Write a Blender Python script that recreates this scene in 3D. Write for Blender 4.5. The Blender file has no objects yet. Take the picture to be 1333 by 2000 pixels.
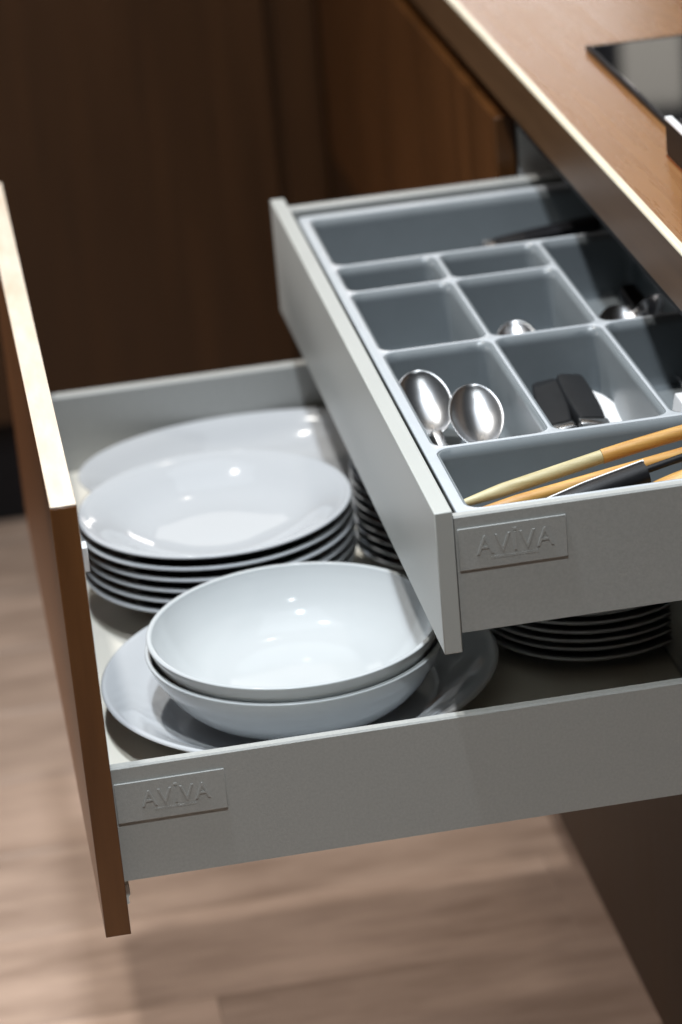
import bpy, bmesh, math, random
from mathutils import Vector, Matrix
random.seed(7)
sc = bpy.context.scene
COL = sc.collection

# ------------------------------------------------------------------ camera
cam_d = bpy.data.cameras.new('camera'); cam = bpy.data.objects.new('camera', cam_d); COL.objects.link(cam)
R = Matrix(((0.9826243677553184, 0.14052063846239093, -0.12125717322939304),
            (-0.1657705429029917, 0.3705866412565907, -0.9138849317216071),
            (-0.08348340553132942, 0.9181064706711749, 0.38744164659031)))
cam.matrix_world = Matrix.Translation((-0.0786, -2.0473, 0.832)) @ R.to_4x4()
cam_d.sensor_fit = 'VERTICAL'; cam_d.sensor_height = 36.0; cam_d.sensor_width = 24.0
cam_d.lens = 5907.9168 / 2000 * 36.0
cam_d.clip_start = 0.05; cam_d.clip_end = 100
cam_d.dof.use_dof = True; cam_d.dof.focus_distance = 2.36; cam_d.dof.aperture_fstop = 4.2
sc.camera = cam

# ------------------------------------------------------------------ world, lamps, exposure
w = bpy.data.worlds.new('World'); sc.world = w; w.use_nodes = True
bg = w.node_tree.nodes['Background']; bg.inputs[0].default_value = (0.80, 0.86, 1.0, 1); bg.inputs[1].default_value = 0.012

def lamp(name, loc, target, power, size, size_y=None, color=(1, 1, 1), shape=None, spread=None):
    l = bpy.data.lights.new(name, 'AREA'); l.energy = power; l.color = color
    l.shape = shape or ('RECTANGLE' if size_y else 'DISK'); l.size = size
    if size_y: l.size_y = size_y
    if spread: l.spread = math.radians(spread)
    o = bpy.data.objects.new(name, l); COL.objects.link(o); o.location = loc
    o.rotation_euler = (Vector(target) - Vector(loc)).to_track_quat('-Z', 'Y').to_euler()
    return o
WARM = (1.0, 0.90, 0.76); COOL = (0.86, 0.93, 1.0); NEUT = (1.0, 0.97, 0.92)
lamp('ceiling_spot', (-0.19, 0.80, 1.75), (0.10, 0.75, -0.2), 26, 0.075, color=NEUT)
lamp('ceiling_spot', (0.00, -0.05, 1.75), (0.08, 0.2, -0.2), 33, 0.09, color=COOL)
lamp('ceiling_spot', (0.55, 1.75, 1.75), (0.30, 0.8, -0.1), 6, 0.075, color=WARM)
lamp('ceiling_spot', (0.05, -0.85, 1.75), (0.05, -0.80, -0.88), 10.3, 0.15, color=(.92, .98, 1), spread=75)
lamp('overhead_fill', (0.15, 0.5, 1.80), (0.15, 0.5, 0), 5, 1.2, 1.4, color=COOL)  # soft overhead fill, added so the spoons have something pale to reflect
lamp('floor_fill', (-1.7, 0.95, 0.30), (0.15, 0.75, -0.88), 6.0, 1.3, 1.0, color=(1, .95, .92), spread=56)  # unseen low lamp added to brighten the floor under the drawers
lamp('edge_sheen_lamp', (0.35, 4.5, 1.55), (0.30, 0.5, 0), 1.2, 0.9, 0.5, color=NEUT)  # unseen lamp placed for the sheen on upward-facing edges
lamp('worktop_glare_lamp', (1.20, 4.5, 0.80), (0.6, 1.0, 0.08), 4.0, 0.7, 0.28, color=(1, .93, .90))  # added lamp, gives the far end of the worktop its glare
lamp('hob_reflection_lamp', (1.595, 4.5, 1.06), (0.65, 0.75, 0.05), 0.12, 0.14, 0.31, color=(1, .93, .82))  # small unseen lamp added for the bright patch in the hob glass

sc.view_settings.view_transform = 'Standard'; sc.view_settings.look = 'None'
sc.view_settings.exposure = 0.0; sc.view_settings.gamma = 1.0; sc.view_settings.use_curve_mapping = False
sc.render.engine = 'CYCLES'
sc.cycles.use_denoising = True
sc.cycles.max_bounces = 8; sc.cycles.diffuse_bounces = 3; sc.cycles.caustics_reflective = False; sc.cycles.caustics_refractive = False
sc.cycles.sample_clamp_indirect = 2.0; sc.cycles.sample_clamp_direct = 6.0

# ------------------------------------------------------------------ materials
MATS = {}
def mat(name, col, rough=0.5, metal=0.0, spec=0.5, coat=0.0, coat_rough=0.05, var=0.0, vscale=(8, 8, 8), bump=0.0,
        bscale=200.0, col2=None, detail=6, rvar=0.0, island=False):
    m = bpy.data.materials.new(name); m.use_nodes = True; nt = m.node_tree; N = nt.nodes; L = nt.links
    b = N['Principled BSDF']
    b.inputs['Base Color'].default_value = (*col, 1); b.inputs['Roughness'].default_value = rough
    b.inputs['Metallic'].default_value = metal; b.inputs['Specular IOR Level'].default_value = spec
    b.inputs['Coat Weight'].default_value = coat; b.inputs['Coat Roughness'].default_value = coat_rough
    tc = N.new('ShaderNodeTexCoord')
    mp = N.new('ShaderNodeMapping'); mp.inputs['Scale'].default_value = vscale; L.new(tc.outputs['Object'], mp.inputs['Vector'])
    oi = N.new('ShaderNodeObjectInfo')
    mm = N.new('ShaderNodeVectorMath'); mm.operation = 'ADD'
    mu = N.new('ShaderNodeMath'); mu.operation = 'MULTIPLY'; mu.inputs[1].default_value = 37.0; L.new(oi.outputs['Random'], mu.inputs[0])
    L.new(mp.outputs[0], mm.inputs[0]); L.new(mu.outputs[0], mm.inputs[1])
    if var or col2 or rvar:
        nz = N.new('ShaderNodeTexNoise'); nz.inputs['Scale'].default_value = 1.0; nz.inputs['Detail'].default_value = detail
        nz.inputs['Roughness'].default_value = 0.62
        L.new(mm.outputs[0], nz.inputs['Vector'])
        cr = N.new('ShaderNodeValToRGB'); L.new(nz.outputs['Fac'], cr.inputs['Fac'])
        c2 = col2 or tuple(c * (1 - var) for c in col)
        cr.color_ramp.elements[0].position = 0.32; cr.color_ramp.elements[1].position = 0.68
        cr.color_ramp.elements[0].color = (*c2, 1); cr.color_ramp.elements[1].color = (*col, 1)
        out = cr.outputs['Color']
        if island:
            hv = N.new('ShaderNodeHueSaturation')
            mr = N.new('ShaderNodeMapRange'); mr.inputs['To Min'].default_value = 0.84; mr.inputs['To Max'].default_value = 1.12
            L.new(oi.outputs['Random'], mr.inputs['Value']); L.new(mr.outputs[0], hv.inputs['Value'])
            L.new(out, hv.inputs['Color']); out = hv.outputs['Color']
        L.new(out, b.inputs['Base Color'])
        if rvar:
            mr2 = N.new('ShaderNodeMapRange'); mr2.inputs['To Min'].default_value = rough - rvar; mr2.inputs['To Max'].default_value = rough + rvar
            L.new(nz.outputs['Fac'], mr2.inputs['Value']); L.new(mr2.outputs[0], b.inputs['Roughness'])
    if bump:
        n2 = N.new('ShaderNodeTexNoise'); n2.inputs['Scale'].default_value = bscale; n2.inputs['Detail'].default_value = 3
        L.new(tc.outputs['Object'], n2.inputs['Vector'])
        bp = N.new('ShaderNodeBump'); bp.inputs['Strength'].default_value = bump; bp.inputs['Distance'].default_value = 0.0006
        L.new(n2.outputs['Fac'], bp.inputs['Height']); L.new(bp.outputs[0], b.inputs['Normal'])
    MATS[name] = m; return m

mat('grey_steel', (0.40, 0.405, 0.39), 0.42, var=0.10, vscale=(420, 420, 420), bump=0.25, bscale=900, detail=2)
mat('grey_front', (0.44, 0.45, 0.43), 0.36, var=0.03, vscale=(14, 14, 14), rvar=0.03)
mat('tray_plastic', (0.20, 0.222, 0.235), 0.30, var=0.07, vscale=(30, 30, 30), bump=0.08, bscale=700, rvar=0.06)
mat('porcelain', (0.49, 0.508, 0.53), 0.05, spec=0.5, coat=0.0, var=0.02, vscale=(12, 12, 12))
mat('porcelain_white', (0.51, 0.535, 0.548), 0.05, spec=0.5, coat=0.0, var=0.02, vscale=(12, 12, 12))
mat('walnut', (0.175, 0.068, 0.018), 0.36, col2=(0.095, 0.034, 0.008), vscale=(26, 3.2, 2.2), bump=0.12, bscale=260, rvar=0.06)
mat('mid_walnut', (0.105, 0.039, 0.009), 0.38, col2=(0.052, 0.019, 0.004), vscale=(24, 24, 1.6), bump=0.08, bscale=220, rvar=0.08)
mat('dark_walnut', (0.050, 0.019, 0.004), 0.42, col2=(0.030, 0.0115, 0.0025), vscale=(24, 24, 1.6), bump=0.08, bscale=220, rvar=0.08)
mat('maple_edge', (0.74, 0.64, 0.53), 0.30, col2=(0.62, 0.50, 0.38), vscale=(60, 14, 14), rvar=0.05)
mat('worktop_wood', (0.285, 0.140, 0.058), 0.27, col2=(0.235, 0.108, 0.042), vscale=(60, 4, 60), bump=0.06, bscale=500, rvar=0.08)
mat('shaded_edge_wood', (0.115, 0.062, 0.030), 0.34, col2=(0.085, 0.044, 0.020), vscale=(60, 4, 60))  # worktop wood darkened: shade on the front face put into the colour
mat('lit_arris', (0.84, 0.75, 0.57), 0.22, var=0.12, vscale=(60, 20, 60))
mat('lit_tray_rim', (0.50, 0.53, 0.56), 0.26, var=0.05, vscale=(30, 30, 30))  # tray plastic made paler: top light on the rim put into the colour
mat('base_white', (0.76, 0.73, 0.65), 0.42, var=0.04, vscale=(20, 20, 20), bump=0.05)
mat('carcass', (0.72, 0.72, 0.70), 0.5, var=0.05, vscale=(20, 20, 20))
mat('black_plastic', (0.010, 0.010, 0.012), 0.45, spec=0.22, var=0.3, vscale=(90, 90, 90), bump=0.15, bscale=900)
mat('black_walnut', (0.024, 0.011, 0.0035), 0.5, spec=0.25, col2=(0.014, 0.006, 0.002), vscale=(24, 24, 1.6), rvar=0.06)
mat('charcoal_plastic', (0.016, 0.017, 0.019), 0.55, spec=0.2, var=0.2, vscale=(90, 90, 90), bump=0.2, bscale=800)
mat('black_glass', (0.006, 0.006, 0.007), 0.04, spec=0.6, var=0.2, vscale=(10, 10, 10))
mat('steel', (0.70, 0.70, 0.71), 0.25, metal=1.0, var=0.05, vscale=(40, 40, 40), rvar=0.03)
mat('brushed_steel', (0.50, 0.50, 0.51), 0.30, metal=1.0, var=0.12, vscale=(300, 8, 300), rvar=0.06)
mat('copper', (0.75, 0.30, 0.12), 0.25, metal=1.0, var=0.1, vscale=(90, 90, 90))
mat('chrome_white', (0.85, 0.85, 0.86), 0.22, var=0.04, vscale=(60, 60, 60))
mat('pale_wood', (0.55, 0.49, 0.29), 0.48, col2=(0.38, 0.31, 0.15), vscale=(14, 240, 240), bump=0.15, bscale=500)
mat('honey_wood', (0.62, 0.37, 0.11), 0.42, col2=(0.40, 0.18, 0.035), vscale=(14, 240, 240), bump=0.12, bscale=500)
mat('floor_plank', (0.52, 0.385, 0.305), 0.33, col2=(0.30, 0.213, 0.163), vscale=(4.5, 22, 10), bump=0.12, bscale=160, island=True, rvar=0.08)
mat('subfloor', (0.05, 0.035, 0.028), 0.9, var=0.2)
mat('bracket_white', (0.80, 0.80, 0.80), 0.4, var=0.05)

# ------------------------------------------------------------------ helpers
def tag(o, label=None, cat=None, group=None, kind=None):
    if label: o['label'] = label
    if cat: o['category'] = cat
    if group: o['group'] = group
    if kind: o['kind'] = kind
    return o
def thing(name, label, cat, loc, group=None):
    o = bpy.data.objects.new(name, None); COL.objects.link(o); o.location = loc
    o.empty_display_size = 0.02
    return tag(o, label, cat, group)
ROOT = {}
def origin(o):
    v = Vector((0, 0, 0))
    while o is not None: v = v + o.location; o = o.parent
    return v
def link(name, me, m, parent=None, smooth=True, loc=None):
    o = bpy.data.objects.new(name, me); COL.objects.link(o)
    if m and not me.materials: me.materials.append(MATS[m])
    if parent is not None: o.parent = parent
    if loc is not None: o.location = loc
    if smooth:
        for p in me.polygons: p.use_smooth = True
    return o
def mesh_bm(bm, off=(0, 0, 0)):
    bmesh.ops.translate(bm, vec=-Vector(off), verts=bm.verts)
    bmesh.ops.recalc_face_normals(bm, faces=bm.faces)
    me = bpy.data.meshes.new('mesh'); bm.to_mesh(me); bm.free(); return me
def box_bm(b, bev=0.0, seg=2, bm=None):
    x0, x1, y0, y1, z0, z1 = b
    bm2 = bmesh.new()
    vs = [bm2.verts.new((x, y, z)) for x in (x0, x1) for y in (y0, y1) for z in (z0, z1)]
    for f in ((0, 1, 3, 2), (4, 6, 7, 5), (0, 4, 5, 1), (2, 3, 7, 6), (0, 2, 6, 4), (1, 5, 7, 3)):
        bm2.faces.new([vs[i] for i in f])
    if bev: bmesh.ops.bevel(bm2, geom=list(bm2.edges), offset=bev, segments=seg, affect='EDGES', profile=0.5)
    if bm is None: return bm2
    me = bpy.data.meshes.new('tmp'); bm2.to_mesh(me); bm2.free(); bm.from_mesh(me); bpy.data.meshes.remove(me); return bm
def sharp(me, ang=0.6):
    for p in me.polygons: p.use_smooth = True
    me.set_sharp_from_angle(angle=ang)
def flat_big(me, n=6):
    for p in sorted(me.polygons, key=lambda p: -p.area)[:n]: p.use_smooth = False
def box(name, b, m, parent=None, bev=0.001, seg=2, kind=None):
    o = origin(parent) if parent is not None else Vector((0, 0, 0))
    me = mesh_bm(box_bm(b, bev, seg), o); ob = link(name, me, m, parent, smooth=False)
    if bev: sharp(me, 0.9); flat_big(me)
    if kind: ob['kind'] = kind
    return ob
def prism(name, pts, axis, a0, a1, m, parent, bev=0.0):
    """extrude a 2D outline along an axis ('x','y','z')"""
    bm = bmesh.new()
    def v3(p, a): return {'x': (a, p[0], p[1]), 'y': (p[0], a, p[1]), 'z': (p[0], p[1], a)}[axis]
    A = [bm.verts.new(v3(p, a0)) for p in pts]; B = [bm.verts.new(v3(p, a1)) for p in pts]
    n = len(pts)
    bm.faces.new(A); bm.faces.new(B[::-1])
    for i in range(n): bm.faces.new((A[i], B[i], B[(i + 1) % n], A[(i + 1) % n]))
    if bev: bmesh.ops.bevel(bm, geom=list(bm.edges), offset=bev, segments=2, affect='EDGES', profile=0.5)
    me = mesh_bm(bm, origin(parent) if parent is not None else (0, 0, 0)); ob = link(name, me, m, parent, smooth=False); sharp(me, 0.7); flat_big(me, len(pts) + 2); return ob
def catmull(P, n=5):
    out = []
    for i in range(len(P) - 1):
        p0 = P[max(i - 1, 0)]; p1 = P[i]; p2 = P[i + 1]; p3 = P[min(i + 2, len(P) - 1)]
        for k in range(n):
            t = k / n
            out.append(tuple(0.5 * ((2 * p1[j]) + (-p0[j] + p2[j]) * t + (2 * p0[j] - 5 * p1[j] + 4 * p2[j] - p3[j]) * t * t
                                    + (-p0[j] + 3 * p1[j] - 3 * p2[j] + p3[j]) * t ** 3) for j in range(len(p1))))
    out.append(P[-1]); return out
def lathe_mesh(prof, seg=96, sy=1.0):
    """prof: (r,z) from centre of the inside over the rim to the centre of the underside"""
    bm = bmesh.new(); rings = []
    for r, z in prof:
        if r < 1e-6: rings.append([bm.verts.new((0, 0, z))])
        else: rings.append([bm.verts.new((r * math.cos(2 * math.pi * k / seg), r * sy * math.sin(2 * math.pi * k / seg), z)) for k in range(seg)])
    for a, b in zip(rings, rings[1:]):
        for k in range(seg):
            j = (k + 1) % seg
            if len(a) == 1: bm.faces.new((a[0], b[k], b[j]))
            elif len(b) == 1: bm.faces.new((a[k], b[0], a[j]))
            else: bm.faces.new((a[k], b[k], b[j], a[j]))
    return mesh_bm(bm)
def tube_bm(P, rad, seg=12, flat=1.0, up=Vector((0, 0, 1)), bm=None):
    """swept ellipse along points P with radii rad; flat scales the 'up' axis"""
    bm = bm or bmesh.new(); rings = []
    P = [Vector(p) for p in P]
    for i, p in enumerate(P):
        t = (P[min(i + 1, len(P) - 1)] - P[max(i - 1, 0)]).normalized()
        s = t.cross(up).normalized(); u = s.cross(t)
        rings.append([bm.verts.new(p + s * (rad[i] * math.cos(2 * math.pi * k / seg)) + u * (rad[i] * flat * math.sin(2 * math.pi * k / seg))) for k in range(seg)])
    for a, b in zip(rings, rings[1:]):
        for k in range(seg): bm.faces.new((a[k], a[(k + 1) % seg], b[(k + 1) % seg], b[k]))
    bm.faces.new(rings[0][::-1]); bm.faces.new(rings[-1]); return bm
def tube(name, P, rad, m, parent, seg=14, flat=1.0, up=(0, 0, 1)):
    me = mesh_bm(tube_bm(P, rad, seg, flat, Vector(up)), origin(parent) if parent is not None else (0, 0, 0))
    ob = link(name, me, m, parent); sharp(me, 1.0); return ob
ORD = ['', 'lowest', 'second', 'third', 'fourth', 'fifth', 'sixth', 'seventh', 'eighth', 'ninth', 'tenth', 'eleventh']

# ------------------------------------------------------------------ setting: the floor
FZ = -0.88
fl = box('floor', (-2.6, 2.2, -1.6, 2.75, FZ - 0.06, FZ - 0.016), 'subfloor', bev=0, kind='structure')
PW, PL = 0.190, 1.28
plank_me = mesh_bm(box_bm((-PL / 2 + 0.0003, PL / 2 - 0.0003, -PW / 2 + 0.0003, PW / 2 - 0.0003, -0.0155, 0.0), 0.0006, 1))
plank_me.materials.append(MATS['floor_plank'])
for r in range(23):
    y = -1.55 + PW / 2 + r * PW
    off = [-2.95, -2.45, -2.05, -2.7, -2.25][r % 5]
    k = 0
    while off + k * PL < 2.2:
        link('plank', plank_me, None, fl, smooth=False, loc=(off + k * PL + PL / 2, y, FZ)); k += 1

# ------------------------------------------------------------------ the main base cabinet and the units around it
XF = 0.500          # outer face of the closed drawer fronts
bc = thing('base_cabinet', 'dark walnut base cabinet that the two open drawers slide out of', 'cabinet', (0.80, 0.43, FZ))
box('carcass_side', (0.5235, 1.09, 0.8690, 0.8870, -0.75, 0.0262), 'carcass', bc, 0.0008)
box('carcass_side', (0.5235, 1.09, -0.0200, -0.0020, -0.75, 0.0262), 'carcass', bc, 0.0008)
box('carcass_bottom', (0.5235, 1.09, -0.0015, 0.8685, -0.75, -0.734), 'carcass', bc, 0.0008)
box('carcass_back', (1.075, 1.089, -0.0015, 0.8685, -0.733, 0.0262), 'carcass', bc, 0)
box('gap_shade_rail', (0.5240, 0.5460, -0.0015, 0.8685, -0.012, 0.0262), 'black_plastic', bc, 0.0006)  # black colour stands for the shade in the gap under the worktop
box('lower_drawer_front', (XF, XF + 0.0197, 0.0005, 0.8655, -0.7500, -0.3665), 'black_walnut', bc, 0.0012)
box('plinth', (0.548, 0.564, -0.02, 0.8865, FZ + 0.001, -0.752), 'dark_walnut', bc, 0.0006)

nb = thing('side_cabinet', 'dark walnut drawer unit beyond the open drawers, under the worktop', 'cabinet', (0.80, 1.5, FZ))
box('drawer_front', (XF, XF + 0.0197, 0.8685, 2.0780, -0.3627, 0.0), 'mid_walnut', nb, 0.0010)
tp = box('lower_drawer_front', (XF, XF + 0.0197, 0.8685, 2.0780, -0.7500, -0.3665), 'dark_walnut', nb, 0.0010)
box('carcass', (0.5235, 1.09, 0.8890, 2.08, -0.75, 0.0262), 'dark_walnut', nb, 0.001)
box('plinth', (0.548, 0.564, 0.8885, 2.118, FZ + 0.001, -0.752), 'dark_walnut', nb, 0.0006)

YR = 2.105          # the run standing across, facing the camera
rn = thing('corner_cabinet', 'dark brown cabinet run standing across behind the drawers', 'cabinet', (-0.2, 2.4, FZ))
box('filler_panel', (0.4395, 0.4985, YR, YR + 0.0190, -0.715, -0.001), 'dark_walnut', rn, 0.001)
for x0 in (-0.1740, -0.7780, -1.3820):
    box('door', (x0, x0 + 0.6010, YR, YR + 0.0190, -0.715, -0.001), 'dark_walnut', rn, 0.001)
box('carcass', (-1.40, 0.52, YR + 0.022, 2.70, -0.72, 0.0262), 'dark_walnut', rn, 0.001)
box('plinth', (-1.40, 0.545, YR + 0.030, YR + 0.046, FZ + 0.001, -0.722), 'black_plastic', rn, 0.0006)

XW, ZW = 0.5005, 0.0785
wt = thing('worktop', 'brown wood worktop with a pale highlight along the front edge', 'worktop', (0.84, 1.0, 0.027))
box('slab', (XW, 1.15, -0.5995, 2.70, 0.0270, ZW), 'worktop_wood', wt, 0)
box('shaded_front_band', (XW - 0.0011, XW - 0.0001, -0.60, YR - 0.0120, 0.0272, ZW - 0.0032), 'shaded_edge_wood', wt, 0)  # added darker band over the slab face, standing in for its shade
prism('highlight_strip', [(XW - 0.0014, ZW - 0.0031), (XW - 0.0014, ZW - 0.0016), (XW - 0.0006, ZW - 0.0002), (XW + 0.0010, ZW + 0.0006), (XW + 0.0048, ZW + 0.0006), (XW + 0.0052, ZW - 0.0008), (XW + 0.0052, ZW - 0.0031)],
      'y', -0.60, YR - 0.0120, 'lit_arris', wt)  # thin pale line that paints the highlight along the worktop arris
wt2 = thing('rear_worktop', 'brown worktop slab on the cabinet run standing across', 'worktop', (-0.45, 2.4, 0.027))
box('slab', (-1.42, XW - 0.0006, YR - 0.01, 2.70, 0.0270, ZW), 'worktop_wood', wt2, 0.0012)

# hob set on the worktop
hb = thing('hob', 'black glass hob with a thin dark frame on the worktop', 'hob', (0.83, 0.50, ZW))
box('glass', (0.5845, 1.08, 0.225, 0.784, ZW + 0.0012, ZW + 0.0045), 'black_glass', hb, 0.0008)
for nm, b in (('frame_bar', (0.5795, 0.5842, 0.220, 0.789, ZW + 0.0008, ZW + 0.0058)), ('frame_bar', (0.5845, 1.08, 0.7845, 0.7885, ZW + 0.0008, ZW + 0.0050)),
              ('frame_bar', (0.5845, 1.08, 0.2205, 0.2245, ZW + 0.0008, ZW + 0.0050))):
    box(nm, b, 'black_plastic', hb, 0.001)
bx = thing('box', 'black box with a bright top edge and copper foot beside the hob', 'box', (0.5665, 0.30, ZW))
box('body', (0.5565, 0.5765, 0.200, 0.4030, ZW + 0.0034, ZW + 0.0335), 'black_plastic', bx, 0.001)
box('top_edge', (0.5560, 0.5630, 0.1995, 0.4035, ZW + 0.0338, ZW + 0.0370), 'chrome_white', bx, 0.001)
box('strip', (0.5558, 0.5768, 0.1995, 0.4032, ZW + 0.0008, ZW + 0.0032), 'copper', bx, 0.0006)  # thin copper-coloured line under the body

# ------------------------------------------------------------------ drawers
def lettering(parent, x0, x1, y, zc, h):
    """raised word and the small line below it on a badge, facing -y"""
    cu = bpy.data.curves.new('word', 'FONT'); cu.body = 'AVIVA'; cu.size = 1.0; cu.extrude = 0.0; cu.resolution_u = 3
    cu.space_character = 1.12
    t = bpy.data.objects.new('word', cu); COL.objects.link(t)
    me = bpy.data.meshes.new_from_object(t, depsgraph=bpy.context.evaluated_depsgraph_get())
    bpy.data.objects.remove(t); bpy.data.curves.remove(cu)
    bm = bmesh.new(); bm.from_mesh(me); bpy.data.meshes.remove(me)
    xs = [v.co.x for v in bm.verts]; ys = [v.co.y for v in bm.verts]
    sx = (x1 - x0) / (max(xs) - min(xs)); sy = h / (max(ys) - min(ys)); mx = min(xs); my = min(ys)
    for v in bm.verts:
        v.co = Vector((x0 + (v.co.x - mx) * sx, y, zc + (v.co.y - my) * sy - h * 0.32))
    g = bmesh.ops.extrude_face_region(bm, geom=list(bm.faces))
    for e in g['geom']:
        if isinstance(e, bmesh.types.BMVert): e.co.y -= 0.0006
    # thin underline of tiny raised ticks and the dot above the word
    n = 17; a0 = x0 + (x1 - x0) * 0.18; a1 = x0 + (x1 - x0) * 0.80
    for i in range(n):
        xa = a0 + (a1 - a0) * i / n
        box_bm((xa, xa + (a1 - a0) / n * random.uniform(0.3, 0.7), y - 0.0004, y + 0.0001, zc - h * 0.62, zc - h * 0.62 + h * random.uniform(0.10, 0.16)), 0, bm=bm)
    xm = (x0 + x1) / 2
    box_bm((xm - 0.0012, xm + 0.0014, y - 0.0005, y + 0.0001, zc + h * 0.76, zc + h * 0.90), 0, bm=bm)
    me = mesh_bm(bm, origin(parent)); return link('lettering', me, 'grey_steel', parent, smooth=False)

# deep drawer (below)
T1, H1 = 0.0197, 0.3627
ZT, ZB = -0.2270, -0.3256
BASE = -0.3100
d1 = thing('crockery_drawer', 'open deep grey steel drawer full of crockery, with tall walnut front', 'drawer', (0.25, 0.43, ZB))
fp = box('front_panel', (-T1, 0.0, 0.0, 0.8650, -H1, -0.0016), 'walnut', d1, 0.0007)
box('top_edge', (-T1 + 0.0002, -0.0002, 0.0003, 0.8647, -0.0015, 0.0), 'maple_edge', fp, 0.0006)['label'] = 'pale wood top edge of the front'
def side_profile(y0, y1, zt, zb): return [(y0, zb), (y0, zt - 0.0015), (y0 + 0.0012, zt), (y1 - 0.0012, zt), (y1, zt - 0.0015), (y1, zb)]
ns = prism('side_panel', side_profile(0.0175, 0.0260, ZT, ZB), 'x', 0.0004, 0.500, 'grey_steel', d1, 0)
prism('side_panel', side_profile(0.8500, 0.8640, ZT, ZB), 'x', 0.0004, 0.500, 'grey_steel', d1, 0)
box('base_panel', (0.0006, 0.4950, 0.0262, 0.8498, ZB + 0.001, BASE), 'base_white', d1, 0.0004)
box('back_panel', (0.4952, 0.5098, 0.0262, 0.8498, ZB + 0.001, ZT - 0.004), 'grey_steel', d1, 0.0008)
bd = box('badge', (0.0016, 0.0868, 0.01605, 0.0176, -0.2745, -0.2408), 'grey_steel', d1, 0.0003)
lettering(bd, 0.0215, 0.0745, 0.01610, -0.2585, 0.0135)
box('front_bracket', (0.0004, 0.0052, 0.030, 0.044, -0.0680, -0.0480), 'bracket_white', d1, 0.0008)
cl = prism('front_clip', [(0.0004, -0.3500), (0.0030, -0.3490), (0.0026, -0.3440), (0.0042, -0.3410), (0.0040, -0.3330), (0.0004, -0.3320)], 'y', 0.024, 0.040, 'carcass', d1)

# inner drawer (above)
XU, TU, YU = 0.2626, 0.0141, 0.0009
UT, UB = -0.0549, -0.1510
d2 = thing('shallow_drawer', 'open shallow grey drawer holding the cutlery tray, above the crockery', 'drawer', (0.52, 0.42, UB))
box('front_panel', (XU, XU + TU, YU, YU + 0.8475, -0.1656, -0.0486), 'grey_front', d2, 0.0009)
prism('side_panel', side_profile(0.0050, 0.0135, UT, UB), 'x', XU + TU + 0.0012, 0.780, 'grey_steel', d2, 0)
prism('side_panel', side_profile(0.8240, 0.8400, UT, UB), 'x', XU + TU + 0.0012, 0.780, 'grey_steel', d2, 0)
box('base_panel', (XU + TU + 0.001, 0.775, 0.0138, 0.8238, UB + 0.002, -0.1360), 'base_white', d2, 0.0004)
box('back_panel', (0.7755, 0.7895, 0.0138, 0.8238, UB + 0.002, UT - 0.004), 'grey_steel', d2, 0.0008)
bd2 = box('badge', (XU + TU + 0.0030, 0.3632, 0.00355, 0.0051, -0.0995, -0.0655), 'grey_steel', d2, 0.0003)
lettering(bd2, 0.2935, 0.3530, 0.00360, -0.0832, 0.0150)

# ------------------------------------------------------------------ cutlery tray
TZ, TF = -0.0580, -0.1240           # rim and floor of the tray
tr = thing('cutlery_tray', 'grey plastic cutlery tray with rounded compartments lying in the shallow drawer', 'tray', (0.50, 0.41, -0.1355))
TX0, TX1, TY0, TY1 = 0.2830, 0.7700, 0.0145, 0.8080
colsx = [0.2925, 0.3890, 0.4870, 0.5850, 0.6830, 0.7580]
def cell_list():
    L = [(0.2925, 0.7580, 0.0240, 0.1505), (0.2925, 0.7580, 0.6405, 0.7950)]
    g = 0.0020
    for i in range(5):
        a = colsx[i] + (g if i else 0); b = colsx[i + 1] - (g if i < 4 else 0)
        L.append((a, b, 0.1560, 0.3865))
        if i < 2: L += [(a, b, 0.3915, 0.5555), (a, b, 0.5605, 0.6350)]
        else: L.append((a, b, 0.3915, 0.6350))
    return L
CELLS = cell_list()
def rrect(x0, x1, y0, y1, r, n=5):
    P = []
    for cx, cy, a in ((x1 - r, y1 - r, 0), (x0 + r, y1 - r, 90), (x0 + r, y0 + r, 180), (x1 - r, y0 + r, 270)):
        for k in range(n + 1):
            t = math.radians(a + 90 * k / n); P.append((cx + r * math.cos(t), cy + r * math.sin(t)))
    return P
# the rim: a sheet with rounded holes, its edges rolled over into each compartment
cu = bpy.data.curves.new('rim', 'CURVE'); cu.dimensions = '2D'; cu.fill_mode = 'BOTH'
def spl(P):
    s = cu.splines.new('POLY'); s.points.add(len(P) - 1); s.use_cyclic_u = True
    for q, p in zip(s.points, P): q.co = (p[0], p[1], 0, 1)
spl(rrect(TX0, TX1, TY0, TY1, 0.008))
for c in CELLS: spl(rrect(*[c[0] - 0.0006, c[1] + 0.0006, c[2] - 0.0006, c[3] + 0.0006], 0.0126))
cu.extrude = 0.0012; cu.bevel_depth = 0.0009; cu.bevel_resolution = 2; cu.offset = -0.0009
co = bpy.data.objects.new('rim', cu); COL.objects.link(co)
me = bpy.data.meshes.new_from_object(co, depsgraph=bpy.context.evaluated_depsgraph_get())
bpy.data.objects.remove(co); bpy.data.curves.remove(cu)
bm = bmesh.new(); bm.from_mesh(me); bpy.data.meshes.remove(me)
bmesh.ops.remove_doubles(bm, verts=bm.verts, dist=1e-5)
bmesh.ops.translate(bm, vec=(0, 0, TZ - 0.0021), verts=bm.verts)
me = mesh_bm(bm, tr.location); rim = link('rim', me, 'lit_tray_rim', tr); sharp(me, 0.9)
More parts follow.
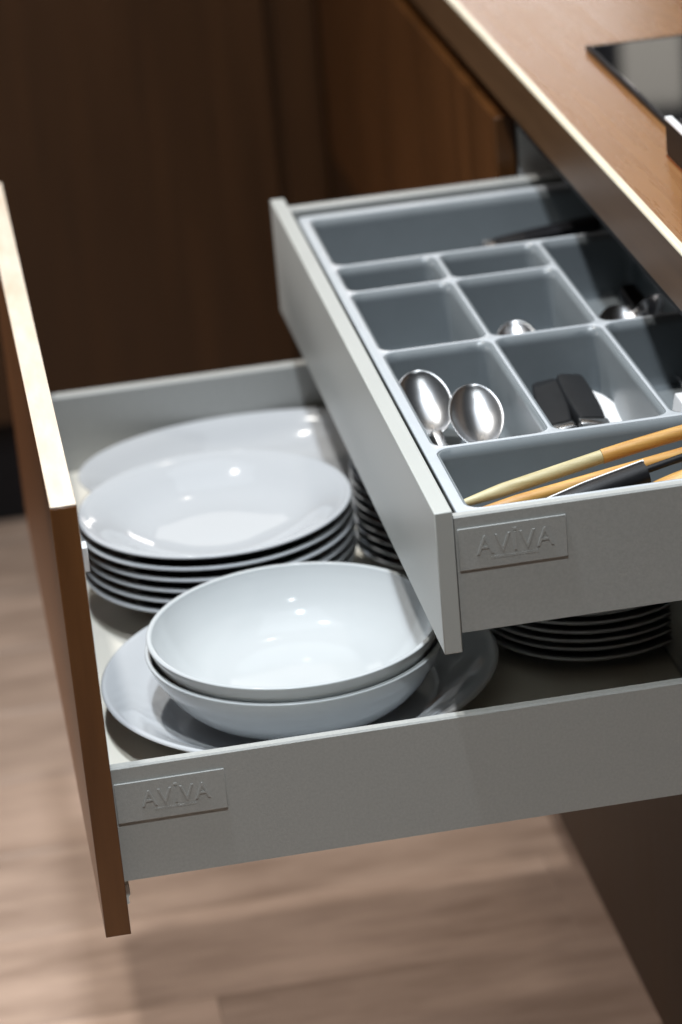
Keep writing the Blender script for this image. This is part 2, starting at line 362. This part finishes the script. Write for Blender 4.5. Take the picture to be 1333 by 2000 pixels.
for c in CELLS:                                    # each compartment a tapered rounded pocket
    bm = bmesh.new(); rings = []
    for z, ins, r in ((TZ - 0.0010, -0.0004, 0.0124), (TZ - 0.010, 0.0003, 0.0122), (TF + 0.012, 0.0022, 0.012), (TF + 0.0035, 0.0034, 0.0115), (TF + 0.0006, 0.0062, 0.010), (TF, 0.0098, 0.008)):
        rings.append([bm.verts.new((x, y, z)) for x, y in rrect(c[0] + ins, c[1] - ins, c[2] + ins, c[3] - ins, r)])
    for a, b in zip(rings, rings[1:]):
        for k in range(len(a)): bm.faces.new((a[k], a[(k + 1) % len(a)], b[(k + 1) % len(a)], b[k]))
    bm.faces.new(rings[-1])
    me = mesh_bm(bm, tr.location)
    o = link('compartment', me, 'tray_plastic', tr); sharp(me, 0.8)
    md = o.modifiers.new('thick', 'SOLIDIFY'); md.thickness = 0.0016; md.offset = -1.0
# make sure the pockets thicken outward (normals of an open pocket point inwards)
# ------------------------------------------------------------------ crockery
def pl_prof(pts_in, pts_out, n=5): return catmull(pts_in, n)[:-1] + catmull(pts_out, 4)
SOUP_R = 0.1245
soup = lathe_mesh(pl_prof([(0, .0105), (.030, .0105), (.050, .0113), (.066, .0137), (.080, .0183), (.092, .0247), (.103, .0314), (.1135, .0368), (.1196, .0390), (.1214, .0399), (.1236, .0400)],
                          [(.1236, .0400), (.1250, .0391), (.1247, .0374), (.1170, .0342), (.1060, .0288), (.0950, .0212), (.0830, .0132), (.0740, .0084), (.0680, .0050), (.0650, .0010), (.0635, .0), (.0615, .0004), (.0600, .0050), (.030, .0056), (0, .0056)]), 112)
small = lathe_mesh(pl_prof([(0, .0080), (.035, .0080), (.048, .0086), (.060, .0115), (.074, .0165), (.086, .0205), (.0905, .0222), (.0915, .0226)],
                           [(.0915, .0226), (.0921, .0216), (.0910, .0200), (.0850, .0165), (.0720, .0115), (.0600, .0062), (.0520, .0030), (.0490, .0004), (.0475, .0), (.0460, .0008), (.0440, .0036), (.020, .0040), (0, .0040)]), 96)
bowl = lathe_mesh(pl_prof([(0, .0108), (.045, .0110), (.068, .0128), (.086, .0190), (.100, .0290), (.1095, .0395), (.1165, .0500), (.1203, .0574), (.1212, .0596), (.1226, .0604), (.1246, .0604)],
                          [(.1246, .0604), (.1258, .0596), (.1254, .0574), (.1215, .0472), (.1160, .0370), (.1092, .0268), (.1000, .0166), (.0880, .0080), (.0735, .0040), (.0660, .0006), (.0640, .0), (.0620, .0006), (.0600, .0050), (.020, .0054), (0, .0054)]), 128)
platter = lathe_mesh(pl_prof([(0, .0075), (.060, .0075), (.098, .0080), (.116, .0108), (.134, .0190), (.148, .0276), (.1575, .0332), (.1612, .0352), (.1632, .0359), (.1648, .0356)],
                             [(.1648, .0356), (.1658, .0347), (.1652, .0330), (.1550, .0262), (.1380, .0160), (.1220, .0066), (.1150, .0040), (.1110, .0004), (.1090, .0), (.1070, .0008), (.1050, .0036), (.050, .0036), (0, .0036)]), 128)
for m_ in (soup, small, platter): m_.materials.append(MATS['porcelain'])
bowl.materials.append(MATS['porcelain_white'])
rear = lathe_mesh(pl_prof([(0, .0075), (.060, .0075), (.098, .0085), (.118, .0125), (.138, .0215), (.156, .0320), (.168, .0376), (.1720, .0386)],
                          [(.1720, .0386), (.1728, .0374), (.1700, .0348), (.1560, .0280), (.1390, .0170), (.1230, .0070), (.1150, .0040), (.1110, .0004), (.1090, .0), (.1070, .0008), (.1050, .0036), (.050, .0036), (0, .0036)]), 128, sy=0.67)
rear.materials.append(MATS['porcelain'])
def crock(name, me, loc, label, cat, group=None, rot=0.0):
    o = link(name, me, None, None, smooth=True, loc=loc); o.rotation_euler = (0, 0, rot); return tag(o, label, cat, group)
crock('serving_platter', platter, (0.179, 0.250, BASE), 'wide round pale platter carrying the two nested bowls', 'platter').scale = (1.015, 1.015, 1)
crock('oval_platter', rear, (0.206, 0.733, BASE), 'large pale platter lying at the far end of the deep drawer', 'platter')
crock('bowl', bowl, (0.1765, 0.2360, BASE + 0.0077), 'lower of the two nested white bowls, resting on the round platter', 'bowl', 'nested bowls').scale = (1.008, 1.008, 1.0)
crock('bowl', bowl, (0.1760, 0.2330, BASE + 0.0077 + 0.0152), 'upper of the two nested white bowls, its inside open to view', 'bowl', 'nested bowls').scale = (0.986, 0.986, 0.986)
for i in range(6):
    z = BASE + i * 0.0108
    j = (random.uniform(-.0012, .0012), random.uniform(-.0012, .0012)) if i < 5 else (0, 0)
    lab = ('top plate of the stack of deep plates behind the bowls, inside in full view' if i == 5 else
           '%s deep plate%s in the stack of six behind the bowls' % (ORD[i + 1], '' if i == 0 else ' from the bottom'))
    crock('deep_plate', soup, (0.1435 + j[0], 0.4930 + j[1], z), lab, 'plate', 'deep plates stacked behind the bowls', random.uniform(0, 6))
for i in range(10):
    z = BASE + i * 0.0092; j = (random.uniform(-.0014, .0014), random.uniform(-.0014, .0014))
    crock('small_plate', small, (0.366 + j[0], 0.517 + j[1], z),
          ('top small plate of the shaded stack behind the deep plates' if i == 9 else '%s small plate%s in the shaded stack right of the deep plates' % (ORD[i + 1], '' if i == 0 else ' from the bottom')),
          'plate', 'small plates stacked in shade right of the deep plates', random.uniform(0, 6))
for i in range(9):
    z = BASE + i * 0.0084; j = (random.uniform(-.0014, .0014), random.uniform(-.0014, .0014))
    crock('small_plate', small, (0.442 + j[0], 0.299 + j[1], z),
          ('top small plate of the dark stack right under the shallow drawer' if i == 8 else '%s small plate%s in the dark stack right of the platter' % (ORD[i + 1], '' if i == 0 else ' from the bottom')),
          'plate', 'small plates stacked in the dark right of the platter', random.uniform(0, 6)).scale = (1.05, 1.05, 1)

# ------------------------------------------------------------------ cutlery
def spoon_parts(bl, bw, depth, hl, hw):
    """spoon in its own frame: neck at the origin, bowl along +y, handle along -y, up +z"""
    nu, nv = 18, 14; bm = bmesh.new(); g = []
    for i in range(nu + 1):
        u = i / nu
        row = []
        wdt = bw / 2 * (4 * (u * .96 + .02) * (1 - u * .96 - .02)) ** 0.5 * (0.92 + 0.16 * (u - .3) * (1 - u) * 4 * .5)
        wdt = max(wdt, 0.0032) if u < .1 else wdt * (0.55 if i == nu else 1)
        for k in range(nv + 1):
            v = -1 + 2 * k / nv
            zz = -depth * (1 - v * v) * (math.sin(math.pi * u) ** 0.7 if 0 < u < 1 else 0)
            row.append(bm.verts.new((wdt * v, bl * u, zz)))
        g.append(row)
    for a, b in zip(g, g[1:]):
        for k in range(nv): bm.faces.new((a[k], a[k + 1], b[k + 1], b[k]))
    me1 = mesh_bm(bm)
    P = [(0, 0.002, 0), (0, -0.012, 0.0035), (0, -hl * .35, 0.008), (0, -hl * .7, 0.006), (0, -hl * .95, 0.002), (0, -hl, 0.001)]
    P = catmull([tuple(p) for p in P], 4)
    rad = []
    for p in P:
        t = min(1, max(0, -p[1] / hl)); rad.append(hw / 2 * (0.55 + 0.45 * t ** 1.2 + (0.25 * (1 - t) ** 8)) * (1 if t < .97 else 0.7))
    me2 = mesh_bm(tube_bm(P, rad, 14, 0.32))
    return me1, me2
def place(root_name, label, neck, az, pitch, roll, parts, mats, names, group=None, cat='spoon'):
    """az: heading of +y in the xy plane (0 = away from the camera), pitch lifts it"""
    o = thing(root_name, label, cat, neck, group)
    o.rotation_mode = 'QUATERNION'
    o.rotation_quaternion = (Matrix.Rotation(-az, 3, 'Z') @ Matrix.Rotation(pitch, 3, 'X') @ Matrix.Rotation(roll, 3, 'Y')).to_quaternion()
    for me, m, n in zip(parts, mats, names):
        p = link(n, me, m, o)
        if n == 'spoon_bowl':
            s = p.modifiers.new('t', 'SOLIDIFY'); s.thickness = 0.0014
            s2 = p.modifiers.new('s', 'SUBSURF'); s2.levels = 1; s2.render_levels = 1
    return o
big = spoon_parts(0.068, 0.0480, 0.0095, 0.150, 0.0125)
table = spoon_parts(0.062, 0.040, 0.0080, 0.130, 0.0115)
D = math.radians
SN = ('spoon_bowl', 'handle'); SS = ('steel', 'steel')
place('spoon', 'left one of the two large steel spoons in the nearest left compartment', (0.3190, 0.2930, -0.1010), D(-6), D(33), D(-6), big, SS, SN, 'large spoons in the nearest left compartment')
place('spoon', 'right one of the two large steel spoons in the nearest left compartment', (0.3500, 0.2520, -0.1020), D(4), D(30), D(3), big, SS, SN, 'large spoons in the nearest left compartment')
place('spoon', 'spoon lying on the compartment floor below the two large spoons', (0.3130, 0.2650, -0.1195), D(-2), D(4), 0, table, SS, SN)
place('spoon', 'single steel spoon in the middle compartment of the tray', (0.4270, 0.4480, -0.1120), D(6), D(24), D(-4), table, SS, SN)

# dark-handled knives standing handle-up in the next compartment
def knife_parts(hl, hw, ht, bl, bw):
    """handle along +y from the origin, steel bolster, blade along -y"""
    pts = catmull([(0, 0), (hl * .3, hw * .06), (hl * .75, hw * .02), (hl, hw * .10)], 5)
    bm = bmesh.new(); rings = []
    for k, (y, dz) in enumerate(pts):
        t = k / (len(pts) - 1); wd = hw / 2 * (0.86 + 0.16 * math.sin(math.pi * t)) * (1 if t < .96 else .86); th = ht / 2 * (1 if t < .99 else .9)
        rings.append([bm.verts.new((x, y, z + dz * .2)) for x, z in rrect(-wd, wd, -th, th, min(th, wd) * .45, 3)])
    for a, b in zip(rings, rings[1:]):
        for k in range(len(a)): bm.faces.new((a[k], a[(k + 1) % len(a)], b[(k + 1) % len(a)], b[k]))
    bm.faces.new(rings[0]); bm.faces.new(rings[-1][::-1])
    h = mesh_bm(bm); sharp(h, 1.0)
    bo = mesh_bm(box_bm((-hw * .50, hw * .50, -0.013, 0.0, -ht * .46, ht * .46), 0.0018, 2)); sharp(bo, 1.0)
    bm = bmesh.new()
    O = [(-bw * .5, -0.0132), (bw * .5, -0.0132), (bw * .5, -bl * .7), (bw * .1, -bl), (-bw * .5, -bl)]
    A = [bm.verts.new((x, y, -.0006)) for x, y in O]; B = [bm.verts.new((x, y, .0006)) for x, y in O]
    bm.faces.new(A); bm.faces.new(B[::-1])
    for i in range(5): bm.faces.new((A[i], B[i], B[(i + 1) % 5], A[(i + 1) % 5]))
    return h, bo, mesh_bm(bm)
kp = knife_parts(0.098, 0.026, 0.012, 0.090, 0.019)
KN = ('handle', 'bolster', 'blade'); KM = ('charcoal_plastic', 'steel', 'steel')
place('knife', 'left dark handled knife in the nearest middle compartment', (0.4200, 0.2700, -0.1035), D(6), D(1), D(-8), kp, KM, KN, 'dark handled knives', 'knife')
place('knife', 'right dark handled knife in the nearest middle compartment', (0.4470, 0.2660, -0.1010), D(2), D(2), D(8), kp, KM, KN, 'dark handled knives', 'knife')
sp_flat = spoon_parts(0.075, 0.040, 0.004, 0.06, 0.012)
place('cake_server', 'pale grey rounded server beside the dark knife handles', (0.4700, 0.2700, -0.1150), D(-4), D(10), D(20), sp_flat, ('chrome_white', 'steel'), ('blade', 'handle'), None, 'server')
# far long compartment: knife with a black handle
kl = knife_parts(0.105, 0.020, 0.012, 0.165, 0.016)
place('knife', 'long knife with black handle in the far compartment', (0.4660, 0.7270, -0.0880), D(88), D(5), D(5), kl, ('black_plastic', 'steel', 'steel'), KN, None, 'knife')
# shaded third column
place('spoon', 'shiny ladle shaped spoon in the shaded right compartment', (0.5130, 0.4330, -0.1030), D(16), D(22), D(14), table, SS, SN)
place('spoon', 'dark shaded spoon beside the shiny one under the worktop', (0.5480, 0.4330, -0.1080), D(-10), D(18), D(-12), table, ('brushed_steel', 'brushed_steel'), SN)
place('spoon', 'small spoon half hidden behind the shiny one in the shaded compartment', (0.5330, 0.4480, -0.0990), D(30), D(20), D(-25), table, SS, SN)
place('spoon', 'tilted spoon lying across the shaded right compartment', (0.5050, 0.4700, -0.1060), D(40), D(12), D(10), table, SS, SN)
kq = knife_parts(0.085, 0.018, 0.012, 0.03, 0.012)
place('peeler', 'black handled peeler in the shaded right compartment', (0.5600, 0.4600, -0.1060), D(-8), D(14), 0, kq, ('black_plastic', 'steel', 'steel'), KN, None, 'peeler')
cp = thing('measuring_cup', 'pale plastic piece standing in the shaded nearest compartment at the right edge', 'cup', (0.520, 0.200, TF))
prism('body', [(0.5010, TF + 0.001), (0.5110, TF + 0.052), (0.5180, TF + 0.052), (0.5300, TF + 0.001)], 'y', 0.195, 0.235, 'chrome_white', cp, 0.001)

# near long compartment: wooden and black handled tools
ZN = -0.0585
t1 = thing('wooden_spoon', 'pale wooden spoon handle joined to honey coloured wood, in the near compartment', 'spoon', (0.299, 0.075, -0.075))
P = catmull([(0.2965, 0.0820, -0.0790), (0.3300, 0.0845, -0.0732), (0.3700, 0.0872, -0.0664), (0.4130, 0.0900, -0.0590)], 5)
tube('handle', P, [0.0026 + 0.0030 * min(1, i / 5) for i in range(len(P))], 'pale_wood', t1, 14)
P = [(0.4132, 0.0900, -0.0590), (0.4600, 0.0925, -0.0520), (0.5200, 0.0955, -0.0450)]
tube('neck', catmull(P, 4), [0.0060] * 9, 'honey_wood', t1, 14)
t2 = thing('wooden_stick', 'long honey coloured wooden handle lying under the pale spoon', 'handle', (0.299, 0.06, -0.08))
P = catmull([(0.2975, 0.0660, -0.0830), (0.3400, 0.0690, -0.0778), (0.4000, 0.0730, -0.0705), (0.5200, 0.0800, -0.0560)], 5)
tube('shaft', P, [0.0030 + 0.0028 * min(1, i / 5) for i in range(len(P))], 'honey_wood', t2, 14)
t3 = thing('tool_handle', 'black tool handle with a thin bright spine, nearest the drawer side', 'handle', (0.33, 0.045, -0.075))
P = catmull([(0.3140, 0.0400, -0.0830), (0.3500, 0.0430, -0.0775), (0.4000, 0.0470, -0.0680), (0.4380, 0.0500, -0.0605)], 5)
tube('grip', P, [0.0036 + 0.0066 * min(1, i / 9) for i in range(len(P))], 'black_plastic', t3, 18, 0.9)
SP = []
for k in range(25):                                # thin bright spine along the upper far flank of the grip
    i = k / 24 * (len(P) - 1); a = P[int(i)]; b = P[min(int(i) + 1, len(P) - 1)]; fr = i - int(i)
    rr = 0.0036 + 0.0066 * min(1, i / 9); c = Vector(a).lerp(Vector(b), fr) + Vector((0, rr * 0.62, rr * 0.70)); SP.append(tuple(c))
tube('spine', SP, [0.0013] * 25, 'chrome_white', t3, 8)
tube('shaft', [(0.4375, 0.0505, -0.0590), (0.47, 0.0530, -0.0530), (0.52, 0.0560, -0.0440)], [0.0030, 0.0030, 0.0030], 'black_plastic', t3, 10)
t4 = thing('wooden_paddle', 'honey coloured wooden paddle end behind the black grip', 'spoon', (0.44, 0.04, -0.09))
P = catmull([(0.4300, 0.0400, -0.0800), (0.4600, 0.0410, -0.0700), (0.5300, 0.0440, -0.0560)], 5)
tube('shaft', P, [0.0100] * len(P), 'honey_wood', t4, 16, 0.9)
